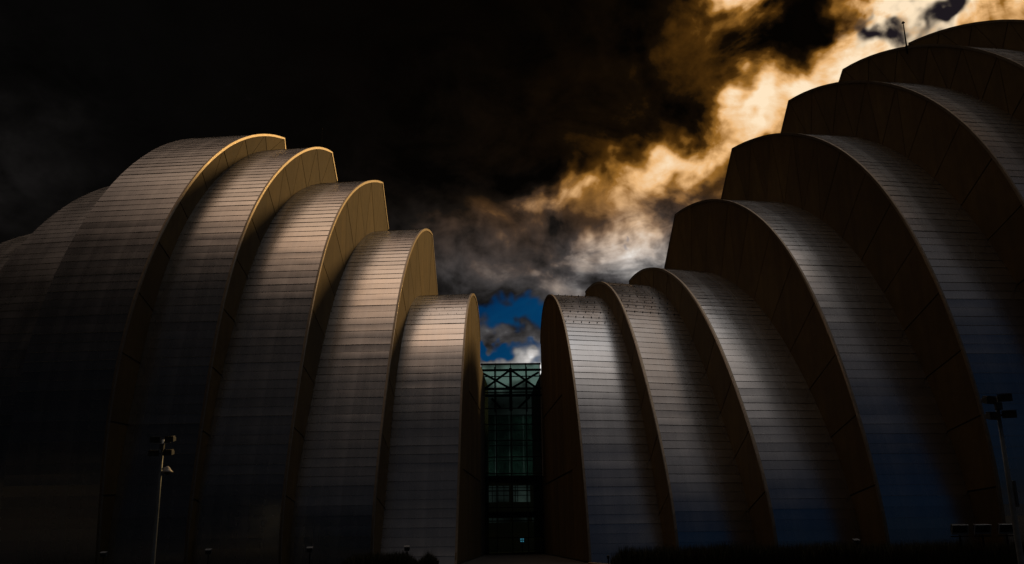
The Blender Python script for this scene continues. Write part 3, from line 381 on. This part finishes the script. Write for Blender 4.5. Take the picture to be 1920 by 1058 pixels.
def hall(name, side, keys, label, extra):
    loc = Vector((FINS[keys[0]]['X'], FINS[keys[0]]['Y'], 0))
    root = thing(name, loc, label, 'concert hall')
    sgn = 1 if side == 'L' else -1            # the visible fin faces look towards the middle of the building
    courses = []; cores = {}
    for idx, k in enumerate(keys):
        fin = FINS[k]; nk = keys[idx + 1] if idx + 1 < len(keys) else None
        A = [wpos(fin, w, z) for w, z in fin['out']]
        if nk: nf = FINS[nk]; B = [wpos(nf, w, z) for w, z in fin['nxt']]
        else:
            B = [p + Vector((-sgn * 5.5, .6, 0)) for p in A]
        st = Strip(A, B)
        # ---- the shell body: closed solid under the cladding, with its back roof and end walls
        eA = fin['cut'] or fin['out'][-1]
        def outline(pts, tail):
            P = [p.copy() for p in pts]
            return P + tail
        wE, zE = fin['out'][-1]
        tailA = []
        if fin['cut']: tailA.append(wpos(fin, *fin['cut']))
        backz = min(zE, eA[1]) * .86 if k not in ('L1',) else 15.2
        wB = eA[0] + (11 if k not in ('L1', 'R1', 'L2') else 11)
        tailA += [wpos(fin, eA[0] + .8, backz), wpos(fin, wB, backz * .98), wpos(fin, wB, -.3)]
        headA = wpos(fin, fin['out'][0][0], -.3)
        # profile for the far side, same counts
        dA = B[-1] - A[-1]
        tailB = [p + dA for p in tailA]
        headB = headA + (B[0] - A[0])
        inset = .05
        nrmA = []
        for j, p in enumerate(A):
            t = st.s[j]; nrmA.append(st.nrm(t, .02))
        PA = [headA] + [p - n * inset for p, n in zip(A, nrmA)] + tailA
        PB = [headB] + [p - st.nrm(st.s[j], .98) * inset for j, p in enumerate(B)] + tailB
        cm = MB(); n = len(PA)
        # gentle step back from the fin plane so that the precast panels stand proud of it
        PA = [p - Vector((sgn * math.cos(fin['al']), -sgn * math.sin(fin['al']), 0)) * .06 for p in PA]
        cm.add(PA + PB, [tuple(range(n)), tuple(reversed(range(n, 2 * n)))] + [(i, (i + 1) % n, n + (i + 1) % n, n + i) for i in range(n)])
        core = cm.build('shell', M['core'], root, origin=A[0])
        cores[k] = core
        # ---- cladding courses
        nc = int(st.L / COURSE)
        for c in range(nc):
            t0, t1 = st.L * c / nc, st.L * (c + 1) / nc
            pa, pb = project(st.pt(t0, .5)), project(st.pt(t1, .5)); q0, q1 = project(st.pt(t0, 0)), project(st.pt(t0, 1))
            size = 0
            if pa and pb and q0 and q1:
                facing = st.nrm((t0 + t1) / 2, .5).dot(CAMP - st.pt(t0, .5)) > 0
                inx = max(0, min(1920, max(q0[0], q1[0])) - max(0, min(q0[0], q1[0])))
                iny = 1 if -20 < pa[1] < 1075 else 0
                size = abs(pa[1] - pb[1]) * inx * iny * facing
            courses.append((size, core, st, t0, t1, hash((k, c)) % 9973 if False else (sum(map(ord, k)) * 131 + c * 17) % 9973))
        # ---- fin face: precast panels between the edge of this shell and the shell below it
        out = fin['out']; oP = [Vector((w, z, 0)) for w, z in out]
        fv = Vector((sgn * math.cos(fin['al']), -sgn * math.sin(fin['al']), 0))
        def panel(poly):
            c = sum(poly, Vector((0, 0, 0))) / len(poly)
            # pull the edges in for the joint
            P = []
            for p in poly:
                d = c - p; L = d.length
                P.append(p + d * min(.3, .052 / max(L, .05)))
            base = [wpos(fin, p.x, p.y) - fv * .06 for p in P]
            mb = MB(); th = .075 + rng.uniform(-.006, .006); mb.prism(base, fv * th)
            mb.build('concrete_panel', M['concrete'], core, origin=base[0], tone=rng.random())
        if idx > 0:
            prev = FINS[keys[idx - 1]]['nxt']
            iP = [Vector((w + .25, z - .1, 0)) for w, z in prev]
            if fin['cut']:
                cw, cz = fin['cut']
                iP = [p for p in iP if p.x < cw - .3 and p.y < cz] + [Vector((cw, cz, 0))]
            so, si = arclen(oP), arclen(iP)
            zmax = max(p.y for p in oP)
            # joints: radial lines from the outer edge
            step = 3.6; nb = max(4, int(so[-1] / step)); feet = []; heads = []
            for j in range(nb + 1):
                t = so[-1] * j / nb; p = at_s(oP, so, t)
                if j == 0: f = 0.0
                elif j == nb: f = si[-1]
                else:
                    tg = (at_s(oP, so, t + .4) - at_s(oP, so, t - .4)).normalized(); nr = Vector((tg.y, -tg.x, 0))   # inward: back and down
                    best = None
                    for q in range(161):
                        ti = si[-1] * q / 160; v = at_s(iP, si, ti) - p
                        e = abs(v.dot(tg)) + (0 if v.dot(nr) > -.2 else 50)
                        if best is None or e < best[0]: best = (e, ti)
                    f = best[1]
                    if feet and f <= feet[-1] + .3: f = min(si[-1], feet[-1] + .3)
                feet.append(min(f, si[-1])); heads.append(t)
            def seg(P, s, a, b, n_=3):
                return [at_s(P, s, a + (b - a) * q / n_) for q in range(n_ + 1)]
            for j in range(nb):
                o_ = seg(oP, so, heads[j], heads[j + 1]); i_ = seg(iP, si, feet[j], feet[j + 1])
                wide = (at_s(oP, so, heads[j + 1]) - at_s(iP, si, feet[j])).length
                if j > nb * .55 and wide > 2.2 and feet[j + 1] - feet[j] > .35:
                    panel(o_ + [at_s(iP, si, feet[j])])
                    panel([o_[-1]] + list(reversed(i_)))
                else:
                    panel(o_ + list(reversed(i_)))
        elif k in ('L1', 'R1'):
            # slot walls: tall upright panels up to the curved edge
            wmax = max(p.x for p in oP); w = 0.0; colw = 2.15
            im = max(range(len(oP)), key=lambda i: oP[i].x)
            def ztop(w_):
                zs = []
                for a, b in zip(oP, oP[1:]):
                    if (a.x - w_) * (b.x - w_) <= 0 and abs(b.x - a.x) > 1e-6: zs.append(a.y + (b.y - a.y) * (w_ - a.x) / (b.x - a.x))
                return max(zs) if zs else 0
            w = oP[0].x + .02
            while w < wmax - .1:
                w2 = min(w + colw, wmax - .02)
                ws = [w + (w2 - w) * q / 3 for q in range(4)]; zz = [max(.3, ztop(x) - .05) for x in ws]
                zb = 0.0; rows_ = max(1, int(min(zz) / 5.6))
                cuts_ = [5.6 * r_ for r_ in range(rows_)]
                for r_ in range(rows_):
                    a = cuts_[r_] + .02
                    if r_ < rows_ - 1: top = [cuts_[r_ + 1]] * 4
                    else: top = zz
                    if min(top) - a < .1: top = [max(t_, a + .15) for t_ in top]
                    panel([Vector((ws[0], a, 0)), Vector((ws[3], a, 0))] + [Vector((ws[q], top[q], 0)) for q in (3, 2, 1, 0)])
                w = w2
        # ---- bright metal edge along the fin
        if True:
            mb = MB(); V = []; Fc = []
            tail = [Vector((*fin['cut'], 0))] if fin['cut'] else []
            pl = oP + tail
            for j, p in enumerate(pl):
                q = pl[min(j + 1, len(pl) - 1)] - pl[max(j - 1, 0)]; q.normalize(); nr = Vector((q.y, -q.x, 0))
                a = p - nr * .07; b = p + nr * .10
                V += [wpos(fin, a.x, a.y) - fv * .08, wpos(fin, a.x, a.y) + fv * .05, wpos(fin, b.x, b.y) + fv * .05, wpos(fin, b.x, b.y) - fv * .08]
            for j in range(len(pl) - 1):
                for q in range(4):
                    a = j * 4 + q; b = j * 4 + (q + 1) % 4; Fc.append((a, b, b + 4, a + 4))
            mb.add(V, Fc); mb.build('edge_trim', M['trim'], core, origin=A[0])
        # ---- snow guards: rows of small studs near the crest
        if k in ('L1', 'L2', 'R1', 'R2'):
            mb = MB(); y0_, y1_ = dict(L1=(558, 590), L2=(432, 452), R1=(556, 606), R2=(536, 588))[k]; tl = []; t = st.L * .4
            while t < st.L:
                q = project(st.pt(t, .5)); vis = st.nrm(t, .5).dot(CAMP - st.pt(t, .5)) > 0
                if vis and y0_ < q[1] < y1_ and (not tl or abs(q[1] - tl[-1][1]) > 9.5): tl.append((t, q[1]))
                if not vis: tl.append((t + .25, 0)); break
                t += .1
            for r_, (t, _) in enumerate(tl):
                for c in range(7):
                    u = (c + .25 + .5 * (r_ % 2)) / 7.0
                    p = st.pt(t, u); nn_ = st.nrm(t, u); tx = (st.pt(t, min(1, u + .05)) - st.pt(t, u)).normalized(); ty = nn_.cross(tx)
                    sz = .036 if k[0] == 'R' else .02; hh_ = .10 if k[0] == 'R' else .06
                    b0 = [p + tx * a + ty * b for a, b in ((-sz, -sz), (sz, -sz), (sz, sz), (-sz, sz))]
                    t0_ = [p + nn_ * hh_ + tx * a * .5 + ty * b * .5 for a, b in ((-sz, -sz), (sz, -sz), (sz, sz), (-sz, sz))]
                    mb.add(b0 + t0_, [(0, 1, 5, 4), (1, 2, 6, 5), (2, 3, 7, 6), (3, 0, 4, 7), (4, 5, 6, 7)])
            tag(mb.build('snow_guards', M['guard'], core, origin=A[0]), 'rows of small dark snow guard studs near the crest', kind='stuff')
    # ---- build the 300 largest courses one by one, the rest as one part
    courses.sort(key=lambda c: -c[0])
    rest = MB(); tones = []
    for i, (size, core, st, t0, t1, seed) in enumerate(courses):
        tn = random.Random(seed * 3 + 1).random()
        if i < 298:
            mb = MB(); course_mesh(st, t0, t1, mb, seed, .004, .996)
            o = mb.build('cladding_course', M['steel'], core, smooth_=True, origin=st.pt(t0, 0), tone=tn, fix=False)
        else:
            n0 = len(rest.f); course_mesh(st, t0, t1, rest, seed, .004, .996); tones += [tn] * (len(rest.f) - n0)
    o = rest.build('upper_cladding', M['steel'], root, smooth_=True, origin=loc, tone=tones, fix=False); o['kind'] = 'stuff'; o['label'] = 'narrow steel courses towards the crests of the shells'
    return root, cores
hall('shell_hall', 'L', ['L1', 'L2', 'L3', 'L4', 'L5'], 'left concert hall of steel shells with golden lit concrete fins', None)
hall('shell_hall', 'R', ['R1', 'R2', 'R3', 'R4', 'R5', 'R6', 'R7', 'R8'], 'right concert hall of taller steel shells with dark shaded fins', None)
# ------------------------------------------------------------------ outer shells of the left hall, stepping down behind it
def outer_shells():
    root = bpy.data.objects['shell_hall']
    f5, f6 = FINS['L5'], FINS['L6']
    base = [(w, z) for w, z in f5['nxt']]
    prevP = None
    for n_, (sw, sz, x0, x1) in enumerate(((1.2, .91, 0, 5.5), (2.6, .82, 5.5, 13.0))):
        A = [wpos(f6, w + sw, z * sz) + Vector((-x0, .25 * x0, 0)) for w, z in base]
        B = [p + Vector((-(x1 - x0), .9 + .4 * n_, 0)) for p in A]
        st = Strip(A, B)
        e = Vector((0, 11, 0)); n = len(A) + 3
        PA = [A[0] - Vector((0, 0, .3))] + [p - st.nrm(st.s[j], .02) * .05 for j, p in enumerate(A)] + [A[-1] + e - Vector((0, 0, 3)), A[-1] + e - Vector((0, 0, A[-1].z + .3))]
        PB = [B[0] - Vector((0, 0, .3))] + [p - st.nrm(st.s[j], .98) * .05 for j, p in enumerate(B)] + [B[-1] + e - Vector((0, 0, 3)), B[-1] + e - Vector((0, 0, B[-1].z + .3))]
        cm = MB(); cm.add(PA + PB, [tuple(range(n)), tuple(reversed(range(n, 2 * n)))] + [(i, (i + 1) % n, n + (i + 1) % n, n + i) for i in range(n)])
        core = cm.build('shell', M['core'], root, origin=A[0])
        mb = MB(); tones = []; nc = int(st.L / COURSE)
        for c in range(nc):
            n0 = len(mb.f); course_mesh(st, st.L * c / nc, st.L * (c + 1) / nc, mb, 700 + n_ * 200 + c, .004, .996); tones += [rng.random()] * (len(mb.f) - n0)
        o = mb.build('cladding', M['steel'], core, smooth_=True, origin=A[0], tone=tones, fix=False); o['kind'] = 'stuff'
outer_shells()

# ------------------------------------------------------------------ glass lobby in the slot
GY = 79.6
lob = thing('glass_lobby', (1.1, GY, 0), 'narrow green glass lobby front with steel truss in the slot between the halls', 'glass facade')
gx0, gx1 = -1.55, 3.74
cols = [-1.46, -.22, 1.085, 2.41, 3.64]
rowz = [0.06, 1.35, 2.72, 3.82, 5.20, 6.64, 8.04, 9.44, 10.82, 12.22, 13.62, 15.02, 16.12]
for i in range(4):
    for j in range(len(rowz) - 1):
        mb = MB(); mb.box(((cols[i] + cols[i + 1]) / 2, GY, (rowz[j] + rowz[j + 1]) / 2), (cols[i + 1] - cols[i] - .05, .03, rowz[j + 1] - rowz[j] - .05), Matrix.Rotation(rng.uniform(-.006, .006), 3, 'X') @ Matrix.Rotation(rng.uniform(-.006, .006), 3, 'Z'))
        mb.build('pane', M['glass'], lob)
for x in cols:
    mb = MB(); mb.box((x, GY + .06, 8.1), (.075, .22, 16.2)); mb.build('mullion', M['dark'], lob)
for j, z in enumerate(rowz):
    mb = MB(); mb.box((1.09, GY + .035, z), (5.3, .16, .075 if j < len(rowz) - 1 else .14)); mb.build('transom', M['dark'], lob)
TY = GY + .8
def member(a, b, w): mb = MB(); mb.bar((a[0], TY, a[1]), (b[0], TY, b[1]), w, .18); mb.build('truss_member', M['dark'], lob)
for z, w in ((15.72, .24), (14.05, .26), (13.45, .34)): member((-1.6, z), (3.8, z), w)
member((1.085, 12.1), (1.085, 15.9), .26)
for x in (-.32, 2.50): member((x, 12.0), (x, 16.0), .10)
member((.95, 15.65), (-1.15, 14.12), .15); member((-1.45, 15.5), (.95, 14.12), .13)
member((1.22, 15.65), (3.35, 14.12), .15); member((3.6, 15.5), (1.22, 14.12), .13)
member((1.7, 12.3), (2.75, 13.3), .13); member((.2, 12.3), (-.6, 13.2), .13)
# floors and rear wall of the lobby; the rear wall has two bands of openings to the sky beyond
for z in (3.30, 6.30): mb = MB(); mb.box((1.09, GY + 5.5, z), (5.4, 9.5, .35)); mb.build('floor_slab', M['inside'], lob)
RYW = GY + 15.2
def rear(x0, x1, z0, z1): mb = MB(); mb.box(((x0 + x1) / 2, RYW, (z0 + z1) / 2), (x1 - x0, .3, z1 - z0)); mb.build('rear_wall', M['inside'], lob)

for i_ in range(4):
    for j_ in range(4):
        mb = MB(); mb.box((-1.1 + 1.45 * i_, RYW, 8.1 + 1.55 * j_), (1.38, .04, 1.48)); mb.build('rear_pane', M['rear_glass'], lob)
for z_ in (7.33, 8.87, 10.42, 11.97, 13.52): mb = MB(); mb.box((1.08, RYW + .05, z_), (5.9, .1, .07)); mb.build('rear_transom', M['dark'], lob)
rear(-1.8, 4.0, 3.75, 4.75); rear(-1.8, 4.0, -.2, 2.75)
for x0, x1, z0, z1 in ((-1.8, -1.28, 4.75, 7.35), (.97, 1.38, 4.75, 7.35), (3.12, 3.5, 4.75, 7.35), (-1.8, -1.28, 2.75, 3.75), (1.0, 1.32, 2.75, 3.75), (2.9, 3.25, 2.75, 3.75)): rear(x0, x1, z0, z1)
for x in (-.72, -.15, .45, 1.62, 1.85, 2.75, 3.75): mb = MB(); mb.box((x, RYW, 5.05), (.06, .12, 4.7)); mb.build('rear_mullion', M['dark'], lob)
for z in (6.2, 7.2, 5.4, 3.55): mb = MB(); mb.box((1.1, RYW + .01, z), (5.4, .10, .06)); mb.build('rear_transom', M['dark'], lob)
# small cluster of four cyan lights low in the slot
lamp = thing('wall_lamp', (1.86, GY - .3, 0), 'tiny lamp with four cyan lights low in front of the glass', 'lamp')
mb = MB(); mb.bar((1.86, GY - .3, 0), (1.86, GY - .3, 1.0), .06); mb.build('post', M['dark'], lamp)
mb = MB(); mb.box((1.86, GY - .27, 1.14), (.42, .05, .40)); mb.build('plate', M['dark'], lamp)
for a, b in ((-1, -1), (1, -1), (-1, 1), (1, 1)):
    mb = MB(); mb.tube([(1.86 + a * .09, GY - .30, 1.14 + b * .09), (1.86 + a * .09, GY - .33, 1.14 + b * .09)], [.05, .04], 8); mb.build('light', M['cyan'], lamp)

# ------------------------------------------------------------------ lamp posts
def flood_head(parent, c, yaw, pitch, w=.46, h=.25, d=.30):
    m = Matrix.Rotation(yaw, 3, 'Z') @ Matrix.Rotation(pitch, 3, 'X'); c = Vector(c)
    mb = MB()
    f_ = [Vector((x, -d / 2, z)) for x, z in ((-w / 2, -h / 2), (w / 2, -h / 2), (w / 2, h / 2), (-w / 2, h / 2))]
    b_ = [Vector((x * .72, d / 2, z * .6)) for x, z in ((-w / 2, -h / 2), (w / 2, -h / 2), (w / 2, h / 2), (-w / 2, h / 2))]
    P = [m @ p + c for p in f_ + b_]
    mb.add(P, [(0, 1, 2, 3), (7, 6, 5, 4), (0, 4, 5, 1), (1, 5, 6, 2), (2, 6, 7, 3), (3, 7, 4, 0)])
    for k in range(4):       # cooling fins
        mb.box(m @ Vector((-w * .3 + w * .2 * k, d * .1, h * .46)) + c, (.03, d * .6, .07), m)
    hd = mb.build('floodlight', M['housing'], parent, bevel=.012)
    lb = MB(); lb.box(m @ Vector((0, -d / 2 - .012, 0)) + c, (w * .86, .02, h * .8), m); lb.build('lens', M['lens'], hd)
    vb = MB(); vb.box(m @ Vector((0, -d / 2 - .06, h / 2 + .012)) + c, (w * 1.02, .16, .015), m); vb.build('visor', M['housing'], hd)
    return hd
def lamp_post(x, y, top, label, heads, dome):
    t = thing('lamp_post', (x, y, 0), label, 'lamp post', 'tall lamp posts with floodlights on the lawn')
    mb = MB(); mb.tube([(x, y, 0), (x, y, .3), (x, y, top * .5), (x, y, top)], [.115, .105, .082, .055], 14); mb.build('pole', M['pole'], t, True)
    mb = MB(); mb.tube([(x, y, 0), (x, y, .05), (x, y, .06), (x, y, .3)], [.2, .2, .14, .11], 14); mb.build('base_plate', M['pole'], t)
    for z in (top - .12, top - .62): mb = MB(); mb.bar((x - .34, y, z), (x + .34, y, z), .06); mb.build('crossarm', M['housing'], t)
    for hx, hz, yw, pt in heads: flood_head(t, (x + hx, y - .05, top + hz), yw, pt)
    mb = MB(); mb.box((x, y - .08, top - .32), (.20, .18, .26)); mb.build('junction_box', M['housing'], t, bevel=.02)
    if dome:
        mb = MB(); z = top - 1.42; mb.tube([(x, y, z + .12), (x + .22, y, z + .12)], [.035, .035], 8); ar = mb.build('lamp_arm', M['pole'], t)
        mb = MB(); mb.tube([(x + .30, y, z + .22), (x + .30, y, z + .14), (x + .30, y, z + .06), (x + .30, y, z - .02), (x + .30, y, z - .05)], [.05, .12, .17, .26, .25], 18); mb.build('lamp_shade', M['white'], t, True)
        mb = MB(); mb.tube([(x + .30, y, z - .05), (x + .30, y, z - .12), (x + .30, y, z - .16)], [.14, .11, .04], 12); mb.build('lens', M['lens'], t, True)
    return t
lamp_post(-15.22, 42, 6.02, 'thin grey lamp post with four floodlights and a white dome lamp', ((-.36, -.02, .35, .1), (.36, -.0, -.3, .1), (-.36, -.62, .3, .1), (.34, -.6, -.3, .1)), True)
t = lamp_post(17.05, 31, 5.98, 'lamp post with four floodlights at the right, before the blue lit shell', ((-.30, -.12, .35, .12), (.28, -.04, -.5, .1), (-.26, -.66, .3, .1), (.32, -.6, -.35, .1)), False)
mb = MB(); mb.box((17.2, 31, 2.75), (.08, .16, .85)); mb.build('control_box', M['housing'], t, bevel=.01)

# ------------------------------------------------------------------ low floodlights
def stake_light(x, y, z, label, w=.26, col='white'):
    t = thing('ground_floodlight', (x, y, 0), label, 'floodlight', 'small floodlights in the beds')
    mb = MB(); mb.tube([(x, y, 0), (x, y, z - .1)], [.03, .025], 8); mb.build('stake', M['dark'], t)
    mb = MB(); mb.box((x, y, z), (w, .22, .17), Matrix.Rotation(.35, 3, 'X')); mb.build('housing', M['housing'], t, bevel=.015)
    mb = MB(); mb.box((x, y - .06, z + .10), (w * 1.12, .30, .03), Matrix.Rotation(.25, 3, 'X')); mb.build('hood', M['housing'], t)
stake_light(-9.17, 46, 1.07, 'small floodlight on a thin stake left of the dark grass')
stake_light(-4.49, 46, 1.06, 'small square floodlight rising out of the grass by the inner left shell', .24)
stake_light(-19.03, 46, .98, 'small pale floodlight at the foot of the far left shell')
stake_light(-14.03, 46, 1.04, 'small pale floodlight between the left lamp post and the grass')
stake_light(16.41, 43.5, 1.10, 'small floodlight peeping over the long grass hedge at the right')
for i, (x, lb) in enumerate(((20.52, 'leftmost of three framed floodlights above the right hedge'), (21.54, 'middle of three framed floodlights above the right hedge'), (22.64, 'rightmost of three framed floodlights, behind the right lamp post'))):
    y, z = 42.0, 1.64
    t = thing('shell_floodlight', (x, y, 0), lb, 'floodlight', 'row of framed floodlights lighting the right shells')
    mb = MB(); mb.tube([(x, y, 0), (x, y, z - .28)], [.05, .045], 8); mb.build('post', M['dark'], t)
    m = Matrix.Rotation(.35, 3, 'X')
    mb = MB(); mb.box((x, y, z), (.66, .2, .36), m); mb.build('housing', M['dark'], t, bevel=.02)
    for a, b, sx, sz in ((0, .19, .74, .03), (0, -.19, .74, .07), (-.355, 0, .035, .36), (.355, 0, .035, .36)):
        mb = MB(); mb.box(m @ Vector((a, -.11, b)) + Vector((x, y, z)), (sx, .05, sz), m); mb.build('frame', M['pole'], t)
    mb = MB(); mb.box((x, y, z - .34), (.8, .06, .05)); mb.build('bracket', M['dark'], t)

# ------------------------------------------------------------------ rods on the roofs
def rod(x, y, z, h, label, th=1.0):
    t = thing('lightning_rod', (x, y, z), label, 'rod', 'thin rods on the roof crests')
    mb = MB(); mb.tube([(x, y, z - .6), (x, y, z + h)], [.045 * th, .022 * th], 8); mb.build('rod', M['guard'], t)
    mb = MB(); mb.tube([(x, y, z + h - .02), (x, y, z + h + .06), (x, y, z + h + .22)], [.03 * th, .085 * th, .005], 8); mb.build('tip', M['guard'], t)
    mb = MB(); mb.tube([(x, y, z - .5), (x, y, z + .05)], [.10, .10], 8); mb.build('base', M['guard'], t)
rod(31.07, 61.33, 36.75, 1.95, 'thin dark rod on the crest of the high right shells', 1.6)
rod(-14.3, 69.3, 31.9, 2.0, 'faint thin rod on the crest of the left shells', .45)

# ------------------------------------------------------------------ planting: long ornamental grass
def grass(name, label, x0, x1, y0, y1, h0, n, seed, edge=0.0):
    r = random.Random(seed); mb = MB()
    for k in range(n):
        x = r.uniform(x0, x1); y = r.uniform(y0, y1)
        hh = h0 * (.78 + .16 * mnoise.noise(Vector((x * .55, y * .3, seed))) + .34 * r.random() ** 2.2)
        d = min(x - x0, x1 - x) ; hh *= min(1.0, .55 + .9 * max(d, 0)) if edge else 1
        a = r.uniform(0, 6.28); lean = r.uniform(.02, .30) * hh; wd = r.uniform(.006, .013)
        dxx, dyy = math.cos(a) * lean, math.sin(a) * lean; px, py = -math.sin(a) * wd, math.cos(a) * wd
        mb.add([(x - px, y - py, 0), (x + px, y + py, 0), (x + dxx * .3 - px, y + dyy * .3 - py, hh * .6), (x + dxx * .3 + px, y + dyy * .3 + py, hh * .6), (x + dxx, y + dyy, hh)],
               [(0, 1, 3, 2), (2, 3, 4)])
    return tag(mb.build(name, M['blade'], fix=False), label, 'grass', kind='stuff')
grass('ornamental_grass', 'long dark hedge of ornamental grass along the foot of the right shells', 5.0, 25, 41.6, 43.4, 1.10, 26000, 3, 1)
grass('ornamental_grass', 'dark clump of ornamental grass before the inner left shells', -7.6, -4.0, 45.2, 46.8, .88, 5200, 5, 1)
grass('ornamental_grass', 'small dark tuft of grass beside the inner left shell edge', -3.9, -3.0, 45.4, 46.6, .98, 1500, 6, 1)
grass('ornamental_grass', 'low dark grass along the foot of the far left shells', -28, -8, 45.6, 46.8, .42, 9000, 8, 0)
# kerbs and short posts at the mouth of the slot
def kerb(a, b, label):
    mb = MB(); mb.bar(a, b, .22, .26); o = mb.build('kerb', M['kerb'], origin=a, bevel=.03); tag(o, label, 'kerb', 'kerbs at the mouth of the slot')
kerb((4.43, 47.0, .14), (5.5, 42.0, .14), 'brown stone kerb in front of the inner right shell')
kerb((-3.4, 44.9, .10), (-2.0, 44.9, .10), 'short brown kerb beside the tuft at the inner left shell')
def post(x, y, h, label):
    t = thing('short_post', (x, y, 0), label, 'post', 'short posts by the slot')
    mb = MB(); mb.tube([(x, y, 0), (x, y, h * .75)], [.03, .03], 8); mb.build('shaft', M['dark'], t)
    mb = MB(); mb.tube([(x, y, h * .72), (x, y, h * .8), (x, y, h * .95), (x, y, h)], [.03, .06, .06, .02], 10); mb.build('cap', M['dark'], t)
post(5.0, 44.0, .68, 'tiny dark post before the inner right shell')
post(-2.95, 45.0, .55, 'tiny dark post beside the left tuft of grass')
